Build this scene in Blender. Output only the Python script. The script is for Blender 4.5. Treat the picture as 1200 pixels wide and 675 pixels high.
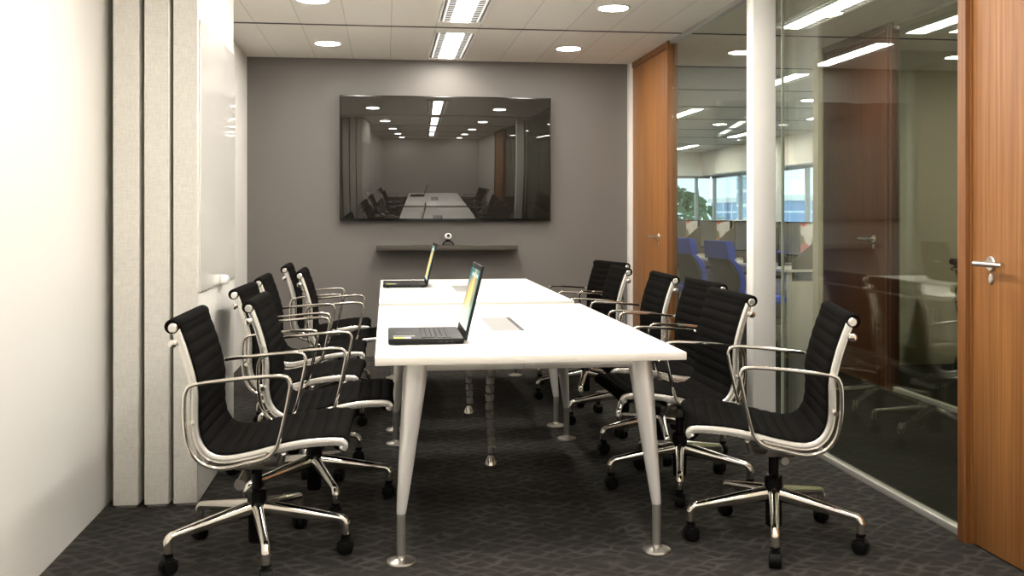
import bpy, bmesh, math, random
from mathutils import Vector, Matrix
random.seed(7)
PI = math.pi
S = bpy.context.scene
for o in list(bpy.data.objects):
    bpy.data.objects.remove(o)
COL = S.collection

# ------------------------------------------------------------------ camera
cd = bpy.data.cameras.new('camera')
cam = bpy.data.objects.new('camera', cd)
COL.objects.link(cam)
cam.location = (0, 0, 1.222)
cam.rotation_euler = (PI / 2, 0, -0.128)
cd.sensor_fit = 'HORIZONTAL'
cd.sensor_width = 36
cd.lens = 36 * 1150 / 1200
cd.shift_y = -(337.5 - 251.16) / 1200
cd.clip_start = 0.05
cd.clip_end = 500
S.camera = cam

# ------------------------------------------------------------------ view, world
S.view_settings.view_transform = 'Standard'
S.view_settings.look = 'None'
S.view_settings.exposure = 1.18
S.view_settings.gamma = 1.0
S.view_settings.use_curve_mapping = False
try:
    S.cycles.transparent_max_bounces = 24
    S.cycles.max_bounces = 12
    S.cycles.sample_clamp_indirect = 6.0
    S.cycles.caustics_reflective = False
    S.cycles.caustics_refractive = False
except Exception:
    pass
W = bpy.data.worlds.new('sky')
S.world = W
W.use_nodes = True
bg = W.node_tree.nodes['Background']
bg.inputs[0].default_value = (0.66, 0.83, 1.0, 1)
bg.inputs[1].default_value = 1.25
TROFFER_L = 32.0
DOWN_L = 54.0
WARM = (1.0, 0.955, 0.89)

# ------------------------------------------------------------------ dimensions
XL, XR, H, YB = -1.162, 2.177, 2.555, 8.515
YR = -0.75
XP = 3.50            # partition across the corridor
XW = 7.0             # window wall of the open office
YE = 20.6            # end of the open office

# ------------------------------------------------------------------ materials
def mat(name, col, rough=0.5, metal=0.0, spec=0.5, coat=0.0, ior=None, emit=None, estr=0.0):
    m = bpy.data.materials.new(name)
    m.use_nodes = True
    b = m.node_tree.nodes['Principled BSDF']
    b.inputs['Base Color'].default_value = (*col, 1)
    b.inputs['Roughness'].default_value = rough
    b.inputs['Metallic'].default_value = metal
    b.inputs['Specular IOR Level'].default_value = spec
    b.inputs['Coat Weight'].default_value = coat
    b.inputs['Coat Roughness'].default_value = 0.03
    if ior: b.inputs['IOR'].default_value = ior
    if emit:
        b.inputs['Emission Color'].default_value = (*emit, 1)
        b.inputs['Emission Strength'].default_value = estr
    return m

def nd(m, t, **kw):
    n = m.node_tree.nodes.new(t)
    for k, v in kw.items():
        setattr(n, k, v)
    return n

def lk(m, a, b):
    m.node_tree.links.new(a, b)

def mapped(m, scale=(1, 1, 1), rot=(0, 0, 0), src='Object'):
    tc = nd(m, 'ShaderNodeTexCoord')
    mp = nd(m, 'ShaderNodeMapping')
    mp.inputs['Scale'].default_value = scale
    mp.inputs['Rotation'].default_value = rot
    lk(m, tc.outputs[src], mp.inputs[0])
    return mp.outputs[0]

def ramp(m, fac, stops):
    r = nd(m, 'ShaderNodeValToRGB')
    e = r.color_ramp.elements
    while len(e) < len(stops): e.new(0.5)
    for i, (p, c) in enumerate(stops):
        e[i].position = p
        e[i].color = (*c, 1)
    lk(m, fac, r.inputs[0])
    return r.outputs[0]

def bsdf(m):
    return m.node_tree.nodes['Principled BSDF']

def bump(m, h, strength=0.2, dist=0.01):
    b = nd(m, 'ShaderNodeBump')
    b.inputs['Strength'].default_value = strength
    b.inputs['Distance'].default_value = dist
    lk(m, h, b.inputs['Height'])
    lk(m, b.outputs[0], bsdf(m).inputs['Normal'])

def noise(m, vec, scale, detail=4, rough=0.55):
    n = nd(m, 'ShaderNodeTexNoise')
    n.inputs['Scale'].default_value = scale
    n.inputs['Detail'].default_value = detail
    n.inputs['Roughness'].default_value = rough
    lk(m, vec, n.inputs['Vector'])
    return n.outputs['Fac']

def math_n(m, op, a, b=None):
    n = nd(m, 'ShaderNodeMath', operation=op)
    for i, v in enumerate((a, b)):
        if v is None: continue
        if isinstance(v, (int, float)): n.inputs[i].default_value = v
        else: lk(m, v, n.inputs[i])
    return n.outputs[0]

M = {}
M['white_wall'] = mat('white_wall', (0.765, 0.74, 0.69), 0.55)
bump(M['white_wall'], noise(M['white_wall'], mapped(M['white_wall']), 220), 0.03, 0.002)
M['grey_wall'] = mat('grey_wall', (0.150, 0.136, 0.122), 0.65)
bump(M['grey_wall'], noise(M['grey_wall'], mapped(M['grey_wall']), 180), 0.04, 0.002)
M['office_wall'] = mat('office_wall', (0.60, 0.56, 0.42), 0.6)
M['trim_white'] = mat('trim_white', (0.85, 0.825, 0.77), 0.4)

def make_ceiling():
    m = mat('ceiling_tiles', (0.7, 0.66, 0.58), 0.75)
    tc = nd(m, 'ShaderNodeTexCoord')
    sp = nd(m, 'ShaderNodeSeparateXYZ')
    lk(m, tc.outputs['Object'], sp.inputs[0])
    fx = math_n(m, 'FRACT', math_n(m, 'DIVIDE', math_n(m, 'SUBTRACT', sp.outputs[0], 0.35 - 31.4), 0.314))
    line = math_n(m, 'LESS_THAN', fx, 0.018)
    idx = math_n(m, 'FLOOR', math_n(m, 'DIVIDE', math_n(m, 'SUBTRACT', sp.outputs[0], 0.35 - 31.4), 0.314))
    wn = nd(m, 'ShaderNodeTexWhiteNoise', noise_dimensions='1D')
    lk(m, idx, wn.inputs['W'])
    c = ramp(m, wn.outputs['Value'], [(0, (0.79, 0.755, 0.69)), (1, (0.83, 0.80, 0.735))])
    mx = nd(m, 'ShaderNodeMix', data_type='RGBA')
    lk(m, line, mx.inputs['Factor']); lk(m, c, mx.inputs['A'])
    mx.inputs['B'].default_value = (0.56, 0.53, 0.48, 1)
    lk(m, mx.outputs['Result'], bsdf(m).inputs['Base Color'])
    return m
M['ceiling'] = make_ceiling()

def make_carpet():
    m = mat('carpet', (0.05, 0.046, 0.04), 0.95, spec=0.1)
    v = mapped(m)
    wob = nd(m, 'ShaderNodeTexNoise')
    wob.inputs['Scale'].default_value = 5.0
    lk(m, v, wob.inputs['Vector'])
    ad = nd(m, 'ShaderNodeMix', data_type='VECTOR')
    ad.inputs['Factor'].default_value = 0.10
    lk(m, v, ad.inputs['A']); lk(m, wob.outputs['Color'], ad.inputs['B'])
    lines = []
    for ang in (0.95, -0.95):
        mp = nd(m, 'ShaderNodeMapping')
        mp.inputs['Rotation'].default_value = (0, 0, ang)
        lk(m, ad.outputs['Result'], mp.inputs[0])
        w = nd(m, 'ShaderNodeTexWave')
        w.inputs['Scale'].default_value = 5.6
        w.inputs['Distortion'].default_value = 2.6
        w.inputs['Detail'].default_value = 1.5
        w.inputs['Detail Scale'].default_value = 2.4
        lk(m, mp.outputs[0], w.inputs['Vector'])
        lines.append(math_n(m, 'POWER', w.outputs['Fac'], 4.0))
    mxl = math_n(m, 'MAXIMUM', lines[0], lines[1])
    fib = noise(m, v, 260, 3, 0.7)
    patch = math_n(m, 'MULTIPLY', math_n(m, 'SUBTRACT', noise(m, v, 9.0, 3), 0.32), 3.0)
    k = math_n(m, 'MULTIPLY', mxl, math_n(m, 'MULTIPLY', fib, math_n(m, 'MAXIMUM', patch, 0.1)))
    c = ramp(m, k, [(0.0, (0.033, 0.0305, 0.027)), (0.45, (0.076, 0.070, 0.062))])
    mx = nd(m, 'ShaderNodeMix', data_type='RGBA', blend_type='MULTIPLY')
    mx.inputs['Factor'].default_value = 0.6
    lk(m, c, mx.inputs['A'])
    lk(m, ramp(m, fib, [(0.3, (0.55, 0.55, 0.55)), (0.7, (1.25, 1.25, 1.25))]), mx.inputs['B'])
    lk(m, mx.outputs['Result'], bsdf(m).inputs['Base Color'])
    bump(m, fib, 0.5, 0.004)
    return m
M['carpet'] = make_carpet()

def make_wood(name, a, b, c, rough=0.35):
    m = mat(name, b, rough)
    n1 = noise(m, mapped(m, (38, 38, 0.6)), 1.6, 6, 0.6)
    n2 = noise(m, mapped(m, (160, 160, 1.6)), 1.5, 4, 0.6)
    n3 = noise(m, mapped(m, (5, 5, 0.25)), 1.4, 2, 0.5)
    k = math_n(m, 'ADD', math_n(m, 'MULTIPLY', n1, 0.55), math_n(m, 'ADD', math_n(m, 'MULTIPLY', n2, 0.30), math_n(m, 'MULTIPLY', n3, 0.15)))
    lk(m, ramp(m, k, [(0.36, a), (0.5, b), (0.64, c)]), bsdf(m).inputs['Base Color'])
    bump(m, n2, 0.06, 0.002)
    return m
M['wood'] = make_wood('teak_veneer', (0.165, 0.060, 0.014), (0.275, 0.110, 0.028), (0.39, 0.175, 0.052), 0.5)
M['wood_red_dimmed'] = make_wood('dimmed_red_brown_veneer', (0.048, 0.0155, 0.007), (0.078, 0.027, 0.012), (0.11, 0.043, 0.019), 0.5)  # veneer darkened to stand in for the weaker light on the corridor door
M['wood_dark'] = make_wood('teak_frame', (0.12, 0.041, 0.010), (0.21, 0.080, 0.020), (0.29, 0.12, 0.036), 0.5)

def make_fabric_panel():
    m = mat('panel_fabric', (0.56, 0.53, 0.47), 0.9, spec=0.15)
    a = noise(m, mapped(m, (220, 220, 26)), 1.0, 3, 0.6)
    b = noise(m, mapped(m, (30, 30, 420)), 1.0, 3, 0.6)
    k = math_n(m, 'ADD', math_n(m, 'MULTIPLY', a, 0.5), math_n(m, 'MULTIPLY', b, 0.5))
    lk(m, ramp(m, k, [(0.35, (0.63, 0.605, 0.55)), (0.65, (0.79, 0.765, 0.70))]), bsdf(m).inputs['Base Color'])
    bump(m, k, 0.35, 0.003)
    return m
M['panel_fabric'] = make_fabric_panel()
M['panel_edge'] = mat('panel_edge', (0.34, 0.32, 0.28), 0.5)
M['board_glass'] = mat('board_glass', (0.84, 0.81, 0.75), 0.06, coat=0.6)
M['chrome'] = mat('chrome', (0.90, 0.86, 0.79), 0.10, metal=1.0)
M['polished'] = mat('polished_aluminium', (0.93, 0.90, 0.84), 0.22, metal=0.75)
M['satin'] = mat('satin_steel', (0.62, 0.59, 0.54), 0.30, metal=1.0)
M['dark_steel'] = mat('dark_steel', (0.30, 0.285, 0.26), 0.28, metal=0.9)
M['leg_silver'] = mat('leg_silver', (0.88, 0.86, 0.82), 0.22, metal=0.5)
M['leg_stub'] = mat('leg_stub', (0.22, 0.21, 0.19), 0.45, metal=0.4)
M['black_plastic'] = mat('black_plastic', (0.004, 0.004, 0.0036), 0.5, spec=0.12)
M['black_gloss'] = mat('black_gloss', (0.006, 0.0055, 0.005), 0.2, spec=0.3)
M['laptop_black'] = mat('laptop_black', (0.008, 0.0073, 0.0066), 0.5, spec=0.18)
M['key_black'] = mat('key_black', (0.006, 0.0056, 0.005), 0.5, spec=0.25)

def make_upholstery():
    m = mat('black_upholstery', (0.004, 0.0036, 0.0032), 0.75, spec=0.015)
    n = noise(m, mapped(m, (1, 1, 1)), 300, 4, 0.6)
    lk(m, ramp(m, n, [(0.3, (0.0022, 0.0020, 0.0018)), (0.75, (0.0085, 0.0075, 0.0064))]), bsdf(m).inputs['Base Color'])
    bump(m, n, 0.25, 0.002)
    return m
M['upholstery'] = make_upholstery()
M['laminate'] = mat('white_laminate', (0.86, 0.84, 0.80), 0.30)
M['laminate_edge'] = mat('laminate_edge', (0.82, 0.77, 0.69), 0.4)
M['flap'] = mat('flap_grey', (0.27, 0.26, 0.245), 0.4)
M['slot'] = mat('slot_black', (0.02, 0.02, 0.02), 0.6)
M['tv_black'] = mat('tv_bezel', (0.012, 0.011, 0.010), 0.25)
M['tv_screen'] = mat('tv_screen', (0.014, 0.012, 0.0095), 0.0, ior=1.88)
M['shelf'] = mat('shelf_taupe', (0.060, 0.052, 0.041), 0.6, spec=0.25)
M['troffer_white'] = mat('troffer_white', (0.85, 0.83, 0.78), 0.35, emit=WARM, estr=0.55)
M['troffer_white'].node_tree.nodes['Principled BSDF'].inputs['Emission Strength'].default_value = 0.0
M['louvre'] = mat('louvre', (0.75, 0.73, 0.68), 0.3, metal=0.3)
M['louvre_dark'] = mat('louvre_dark', (0.10, 0.095, 0.085), 0.35, metal=0.4)
M['dark_recess'] = mat('dark_recess', (0.06, 0.056, 0.05), 0.6)
M['track_dark'] = mat('track_dark', (0.05, 0.045, 0.038), 0.6)
M['reflector'] = mat('reflector_glow', (0.9, 0.88, 0.84), 0.3, emit=WARM, estr=0.55)  # emission stands in for tube light falling on the strips
M['lamp'] = mat('lamp_diffuser', (1, 1, 1), 0.5, emit=WARM, estr=TROFFER_L)
M['down_lamp'] = mat('downlight_lens', (1, 1, 1), 0.5, emit=WARM, estr=DOWN_L)
M['yellow'] = mat('sticker_yellow', (0.75, 0.80, 0.05), 0.4)
M['sticker_white'] = mat('sticker_white', (0.85, 0.85, 0.82), 0.4)
M['sticker_grey'] = mat('sticker_grey', (0.16, 0.155, 0.145), 0.4)
M['blue_fabric'] = mat('blue_fabric', (0.075, 0.15, 0.85), 0.8)
M['mesh_grey'] = mat('mesh_grey', (0.075, 0.07, 0.062), 0.7)
M['screen_fabric'] = mat('screen_fabric', (0.17, 0.155, 0.13), 0.9)
M['cabinet'] = mat('cabinet_white', (0.72, 0.70, 0.64), 0.4)
M['pot_black'] = mat('pot_black', (0.015, 0.015, 0.015), 0.4)
M['flower'] = mat('flower_violet', (0.16, 0.12, 0.62), 0.7)
M['leaf'] = mat('leaf_green', (0.06, 0.13, 0.035), 0.7)
M['bark'] = mat('bark', (0.10, 0.07, 0.045), 0.8)
M['clear_plastic'] = mat('clear_plastic', (0.42, 0.40, 0.36), 0.15, metal=0.5)

def make_glass(name, tint, f0=1.5):
    m = bpy.data.materials.new(name)
    m.use_nodes = True
    nt = m.node_tree
    nt.nodes.clear()
    out = nd(m, 'ShaderNodeOutputMaterial')
    tr = nd(m, 'ShaderNodeBsdfTransparent')
    tr.inputs[0].default_value = (*tint, 1)
    gl = nd(m, 'ShaderNodeBsdfGlossy')
    gl.inputs['Roughness'].default_value = 0.0
    gl.inputs[0].default_value = (0.95, 1.0, 0.95, 1)
    # Schlick reflectance from the angle of view, the same on both faces of the pane
    ge = nd(m, 'ShaderNodeNewGeometry')
    dt = nd(m, 'ShaderNodeVectorMath', operation='DOT_PRODUCT')
    lk(m, ge.outputs['Normal'], dt.inputs[0]); lk(m, ge.outputs['Incoming'], dt.inputs[1])
    c = math_n(m, 'ABSOLUTE', dt.outputs['Value'])
    p5 = math_n(m, 'POWER', math_n(m, 'SUBTRACT', 1.0, c), 5.0)
    r0 = ((f0 - 1) / (f0 + 1)) ** 2
    fr = math_n(m, 'ADD', math_n(m, 'MULTIPLY', p5, 1 - r0), r0)
    mx = nd(m, 'ShaderNodeMixShader')
    lk(m, fr, mx.inputs[0])
    lk(m, tr.outputs[0], mx.inputs[1])
    lk(m, gl.outputs[0], mx.inputs[2])
    lk(m, mx.outputs[0], out.inputs[0])
    return m
M['glass'] = make_glass('partition_glass', (0.89, 0.905, 0.85), 1.72)
M['window_glass'] = make_glass('window_glass', (0.92, 0.96, 0.96), 1.25)

def make_wallpaper():
    m = mat('laptop_wallpaper', (0, 0, 0), 0.15)
    tc = nd(m, 'ShaderNodeTexCoord')
    sp = nd(m, 'ShaderNodeSeparateXYZ')
    lk(m, tc.outputs['Object'], sp.inputs[0])
    n = noise(m, mapped(m, (1, 9, 3)), 1.8, 3)
    # object space of the lid: local Y across, local Z up
    dy = math_n(m, 'ABSOLUTE', math_n(m, 'ADD', math_n(m, 'ADD', sp.outputs[1], math_n(m, 'MULTIPLY', sp.outputs[2], 0.35)), -0.25))
    k = math_n(m, 'ADD', math_n(m, 'MULTIPLY', dy, 2.3), math_n(m, 'MULTIPLY', n, 0.55))
    k2 = math_n(m, 'ADD', k, math_n(m, 'MULTIPLY', math_n(m, 'POWER', math_n(m, 'MULTIPLY', sp.outputs[2], 3.4), 4.0), 0.42))
    c = ramp(m, k2, [(0.22, (0.95, 0.72, 0.30)), (0.45, (0.80, 0.42, 0.10)), (0.60, (0.35, 0.28, 0.16)), (0.72, (0.03, 0.16, 0.14)), (0.95, (0.015, 0.09, 0.10))])
    b = bsdf(m)
    b.inputs['Base Color'].default_value = (0.01, 0.01, 0.01, 1)
    lk(m, c, b.inputs['Emission Color'])
    b.inputs['Emission Strength'].default_value = 0.85
    return m
M['wallpaper'] = make_wallpaper()

def make_flower_screen():
    m = mat('monitor_picture_and_reflection', (0.01, 0.01, 0.01), 0.2)
    v = nd(m, 'ShaderNodeTexVoronoi')
    v.inputs['Scale'].default_value = 15
    mp = mapped(m)
    lk(m, mp, v.inputs['Vector'])
    sp = nd(m, 'ShaderNodeSeparateColor')
    lk(m, v.outputs['Color'], sp.inputs[0])
    c = ramp(m, sp.outputs[0], [(0.0, (0.55, 0.52, 0.46)), (0.40, (0.50, 0.42, 0.36)), (0.55, (0.42, 0.05, 0.05)), (0.78, (0.40, 0.14, 0.10)), (0.88, (0.10, 0.17, 0.06))])
    xyz = nd(m, 'ShaderNodeSeparateXYZ')
    lk(m, mp, xyz.inputs[0])
    side = math_n(m, 'LESS_THAN', xyz.outputs[1], -0.03)
    mx = nd(m, 'ShaderNodeMix', data_type='RGBA')
    lk(m, side, mx.inputs['Factor'])
    mx.inputs['A'].default_value = (0.10, 0.095, 0.08, 1)  # grey beige part is a reflection painted into the screen
    lk(m, c, mx.inputs['B'])
    lk(m, mx.outputs['Result'], bsdf(m).inputs['Emission Color'])
    bsdf(m).inputs['Emission Strength'].default_value = 0.6
    return m
M['flower_screen'] = make_flower_screen()

def make_facade(name, wallc, glassc, sx, sz):
    m = mat(name, wallc, 0.5)
    b = nd(m, 'ShaderNodeTexBrick')
    b.offset = 0.0
    b.inputs['Color1'].default_value = (*glassc, 1)
    b.inputs['Color2'].default_value = (*[x * 0.8 for x in glassc], 1)
    b.inputs['Mortar'].default_value = (*wallc, 1)
    b.inputs['Scale'].default_value = 1
    b.inputs['Mortar Size'].default_value = 0.12
    b.inputs['Brick Width'].default_value = sx
    b.inputs['Row Height'].default_value = sz
    tc = nd(m, 'ShaderNodeTexCoord')
    sp = nd(m, 'ShaderNodeSeparateXYZ'); cb = nd(m, 'ShaderNodeCombineXYZ')
    lk(m, tc.outputs['Object'], sp.inputs[0])
    lk(m, math_n(m, 'ADD', sp.outputs[0], sp.outputs[1]), cb.inputs[0])
    lk(m, sp.outputs[2], cb.inputs[1])
    lk(m, cb.outputs[0], b.inputs['Vector'])
    lk(m, b.outputs['Color'], bsdf(m).inputs['Base Color'])
    return m
M['facade_blue'] = make_facade('facade_blue', (0.62, 0.72, 0.85), (0.10, 0.24, 0.55), 3.2, 1.5)
M['facade_pale'] = make_facade('facade_pale', (0.75, 0.80, 0.85), (0.22, 0.38, 0.60), 2.0, 1.1)

# ------------------------------------------------------------------ mesh helpers
class B:
    """collects shapes and links them as one mesh object"""
    def __init__(s):
        s.bm = bmesh.new(); s.mi = 0
    def _mark(s, n0):
        s.bm.faces.ensure_lookup_table()
        for f in s.bm.faces[n0:]:
            f.material_index = s.mi
    def box(s, x0, x1, y0, y1, z0, z1, bev=0.0, seg=2, mtx=None):
        t = bmesh.new()
        bmesh.ops.create_cube(t, size=1)
        for v in t.verts:
            v.co = Vector(((x0 + x1) / 2 + v.co.x * (x1 - x0), (y0 + y1) / 2 + v.co.y * (y1 - y0), (z0 + z1) / 2 + v.co.z * (z1 - z0)))
        if bev > 0:
            bmesh.ops.bevel(t, geom=list(t.edges), offset=bev, segments=seg, affect='EDGES', profile=0.5)
        s.add(t, mtx)
        return s
    def add(s, t, mtx=None):
        if mtx is not None:
            bmesh.ops.transform(t, matrix=mtx, verts=t.verts)
        n0 = len(s.bm.faces)
        mp = {}
        for v in t.verts:
            mp[v] = s.bm.verts.new(v.co)
        for f in t.faces:
            try:
                nf = s.bm.faces.new([mp[v] for v in f.verts])
                nf.material_index = s.mi
            except ValueError:
                pass
        t.free()
    def lathe(s, prof, seg=24, mtx=None, cap=True):
        """prof: (r, z) bottom to top about Z"""
        t = bmesh.new()
        rings = []
        for r, z in prof:
            rings.append([t.verts.new((r * math.cos(2 * PI * k / seg), r * math.sin(2 * PI * k / seg), z)) for k in range(seg)])
        for a, b in zip(rings, rings[1:]):
            for k in range(seg):
                t.faces.new((a[k], a[(k + 1) % seg], b[(k + 1) % seg], b[k]))
        if cap:
            t.faces.new(list(reversed(rings[0]))); t.faces.new(rings[-1])
        s.add(t, mtx)
        return s
    def loft(s, rings, closed=False, cap=True):
        t = bmesh.new()
        R = [[t.verts.new(p) for p in r] for r in rings]
        n = len(R[0])
        pairs = list(zip(R, R[1:])) + ([(R[-1], R[0])] if closed else [])
        for a, b in pairs:
            for k in range(n):
                t.faces.new((a[k], a[(k + 1) % n], b[(k + 1) % n], b[k]))
        if cap and not closed:
            t.faces.new(list(reversed(R[0]))); t.faces.new(R[-1])
        bmesh.ops.recalc_face_normals(t, faces=t.faces)
        s.add(t)
        return s
    def tube(s, pts, rad, seg=10, closed=False):
        pts = [Vector(p) for p in pts]
        n = len(pts)
        rads = rad if isinstance(rad, (list, tuple)) else [rad] * n
        tans = []
        for i in range(n):
            a = pts[(i - 1) % n] if (closed or i > 0) else pts[i]
            b = pts[(i + 1) % n] if (closed or i < n - 1) else pts[i]
            tans.append((b - a).normalized())
        up = Vector((0, 0, 1)) if abs(tans[0].z) < 0.9 else Vector((0, 1, 0))
        nrm = (up - tans[0] * up.dot(tans[0])).normalized()
        rings = []
        for i in range(n):
            nrm = (nrm - tans[i] * nrm.dot(tans[i])).normalized()
            bi = tans[i].cross(nrm)
            rings.append([pts[i] + (nrm * math.cos(2 * PI * k / seg) + bi * math.sin(2 * PI * k / seg)) * rads[i] for k in range(seg)])
        return s.loft(rings, closed)
    def band(s, path, y, w, t, seg=8, closed=False):
        """path in XZ swept with an oval section: w in plane, t along Y"""
        n = len(path)
        rings = []
        for i, (x, z) in enumerate(path):
            a = path[(i - 1) % n] if (closed or i > 0) else path[i]
            b = path[(i + 1) % n] if (closed or i < n - 1) else path[i]
            d = Vector((b[0] - a[0], 0, b[1] - a[1])).normalized()
            nn = Vector((-d.z, 0, d.x))
            ring = []
            for k in range(seg):
                c, sn = math.cos(2 * PI * (k + .5) / seg), math.sin(2 * PI * (k + .5) / seg)
                c = math.copysign(abs(c) ** 0.6, c); sn = math.copysign(abs(sn) ** 0.6, sn)
                ring.append(Vector((x, y, z)) + nn * c * w / 2 + Vector((0, sn * t / 2, 0)))
            rings.append(ring)
        return s.loft(rings, closed)
    def build(s, name, mats, parent=None, loc=(0, 0, 0), smooth=True):
        me = bpy.data.meshes.new(name)
        bmesh.ops.recalc_face_normals(s.bm, faces=s.bm.faces)
        if smooth:
            for f in s.bm.faces: f.smooth = True
            for e in s.bm.edges:
                e.smooth = len(e.link_faces) == 2 and e.calc_face_angle(0) < math.radians(38)
        s.bm.to_mesh(me); s.bm.free()
        for m_ in (mats if isinstance(mats, (list, tuple)) else [mats]):
            me.materials.append(m_)
        o = bpy.data.objects.new(name, me)
        COL.objects.link(o)
        o.location = loc
        if parent: o.parent = parent
        return o

def catmull(pts, sub=5, closed=False):
    P = [Vector(p) for p in pts]
    n = len(P)
    out = []
    rng = range(n) if closed else range(n - 1)
    for i in rng:
        if closed:
            p0, p1, p2, p3 = P[(i - 1) % n], P[i], P[(i + 1) % n], P[(i + 2) % n]
        else:
            p0, p1, p2, p3 = P[max(i - 1, 0)], P[i], P[i + 1], P[min(i + 2, n - 1)]
        for k in range(sub):
            t = k / sub
            out.append(0.5 * ((2 * p1) + (p2 - p0) * t + (2 * p0 - 5 * p1 + 4 * p2 - p3) * t * t + (3 * p1 - p0 - 3 * p2 + p3) * t ** 3))
    if not closed: out.append(P[-1])
    return out

def tag(o, label=None, cat=None, group=None, kind=None):
    if label: o['label'] = label
    if cat: o['category'] = cat
    if group: o['group'] = group
    if kind: o['kind'] = kind
    return o

def empty(name, loc=(0, 0, 0), rz=0.0):
    o = bpy.data.objects.new(name, None)
    COL.objects.link(o)
    o.location = loc; o.rotation_euler = (0, 0, rz)
    o.empty_display_size = 0.1
    return o

def structure(o, label=None, cat=None):
    o['kind'] = 'structure'
    if label: o['label'] = label
    if cat: o['category'] = cat
    return o

def copy_tree(o, parent=None):
    c = o.copy(); COL.objects.link(c)
    if parent: c.parent = parent
    for ch in [x for x in bpy.data.objects if x.parent == o]:
        copy_tree(ch, c)
    return c

def rotm(axis, ang, at=(0, 0, 0)):
    return Matrix.Translation(at) @ Matrix.Rotation(ang, 4, axis)

# ------------------------------------------------------------------ room shell
T = 0.12
structure(B().box(-2.2, XR + 0.02, YR - T, YE + .4, -0.08, 0).build('floor', M['carpet']), 'dark grey carpet with a fine wavy crosshatch pattern', 'floor')
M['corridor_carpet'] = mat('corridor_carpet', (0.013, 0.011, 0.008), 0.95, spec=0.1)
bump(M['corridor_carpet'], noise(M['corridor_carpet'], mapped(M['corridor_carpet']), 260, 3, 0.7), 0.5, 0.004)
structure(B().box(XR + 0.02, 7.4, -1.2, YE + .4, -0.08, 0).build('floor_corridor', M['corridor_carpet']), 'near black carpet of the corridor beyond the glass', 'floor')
structure(B().box(-2.2, 7.4, YR - T, YE + .4, H, H + 0.1).build('ceiling', M['ceiling']), 'pale plank tile ceiling with recessed lights', 'ceiling')
structure(B().box(XL - T, XR - 0.02, YB, YB + T, 0, H).build('wall_back', M['grey_wall']), 'dark taupe grey end wall behind the television', 'wall')
structure(B().box(XL - T, XL, YR, YB + T, 0, H).build('wall_left', M['white_wall']), 'plain white side wall left of the table', 'wall')
structure(B().box(XL - T, XR + T, YR - T, YR, 0, H).build('wall_rear', M['white_wall']), 'white wall behind the camera', 'wall')
structure(B().box(XR, XR + 0.10, YR, 2.36, 0, H).build('wall_right', M['white_wall']), 'white side wall before the near wooden door', 'wall')
# jamb beside the far door
structure(B().box(XR - 0.05, XR + 0.06, 8.425, YB, 0, H, 0.004).build('trim_1', M['trim_white']), 'white jamb between the grey wall and the far wooden door', 'trim')
# white column nib standing at the glass line
structure(B().box(1.985, 2.115, 5.135, 5.235, 0, H, 0.004).build('column', M['trim_white']), 'white square post standing at the glass partition', 'column')
# dark grooves across the ceiling at every module
for k in range(-9, 10):
    y = 7.0 + 1.575 * k
    x0 = XL if y < YB else XR
    o = B().box(x0, XW, y - 0.012, y + 0.012, H - 0.004, H + 0.02).build('trim_%d' % (k + 11), M['track_dark'])
    structure(o, 'dark thin groove running across the ceiling', 'trim')

# glass partition: two panes with floor and head tracks
def glazing(name, x, y0, y1, label, gm='glass', z0=0.0):
    f = B()
    f.box(x - 0.02, x + 0.02, y0, y1, z0, z0 + 0.028, 0.002)
    f.box(x - 0.02, x + 0.02, y0, y1, H - 0.028, H, 0.002)
    fo = f.build(name, M['satin_track'])
    structure(fo, label, 'window')
    B().box(x - 0.005, x + 0.005, y0 + 0.002, y1 - 0.002, z0 + 0.02, H - 0.02).build('glass_pane', M[gm], fo, smooth=False)
    return fo
M['satin_track'] = mat('satin_track', (0.50, 0.48, 0.44), 0.35, metal=0.5)
glazing('window_1', XR, 3.445, 5.19, 'clear full height glass partition beside the near wooden door')
glazing('window_2', XR, 5.19, 7.30, 'clear full height glass partition between white post and far door')
gj = B()
gj.box(XR - 0.007, XR + 0.007, 5.184, 5.196, 0.03, H - 0.03)
M['glass_edge'] = mat('glass_edge', (0.50, 0.54, 0.44), 0.3)
structure(gj.build('trim_21', M['glass_edge']), 'slim joint between the two glass panes', 'trim')

# wooden doors
def door(name, x, y0, y1, yh, lever_dir, side, label, hz=1.045, wood='wood', frame='wood_dark'):
    """door leaf in a plane X = x; side = -1 when seen from smaller X"""
    fr = 0.045
    d = B().box(x - 0.022, x + 0.022, y0 + fr, y1 - 0.004, 0.006, H - 0.055, 0.002).build(name, M[wood])
    structure(d, label, 'door')
    f = B()
    f.box(x - 0.035, x + 0.045, y0, y0 + fr - 0.006, 0, H, 0.002)
    f.box(x - 0.028, x + 0.045, y0 + fr - 0.006, y1, H - 0.05, H, 0.002)
    f.box(x - 0.010, x + 0.045, y0 + fr - 0.006, y0 + fr, 0, H - 0.05)
    f.build('door_frame', M[frame], d)
    sx = x + side * 0.022
    h = B()
    h.lathe([(0.027, 0), (0.027, 0.006), (0.024, 0.009)], 24, rotm('Y', side * PI / 2, (sx, yh, hz)))
    hh = h.build('handle', M['satin'], d)
    l = B()
    l.tube([(sx + side * 0.006, yh, hz), (sx + side * 0.05, yh, hz)], 0.010)
    y2 = yh + lever_dir * 0.135
    l.tube([(sx + side * 0.052, yh - lever_dir * 0.025, hz), (sx + side * 0.052, yh, hz), (sx + side * 0.05, yh + lever_dir * 0.05, hz), (sx + side * 0.05, y2, hz)], [0.0095, 0.0105, 0.010, 0.009], 12)
    l.build('lever', M['satin'], hh)
    k = B()
    k.lathe([(0.013, 0), (0.013, 0.004), (0.011, 0.006)], 20, rotm('Y', side * PI / 2, (sx, yh, hz - 0.055)) @ Matrix.Scale(1.5, 4, (1, 0, 0)))
    k.build('keyhole', M['satin'], d)
    return d
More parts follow.
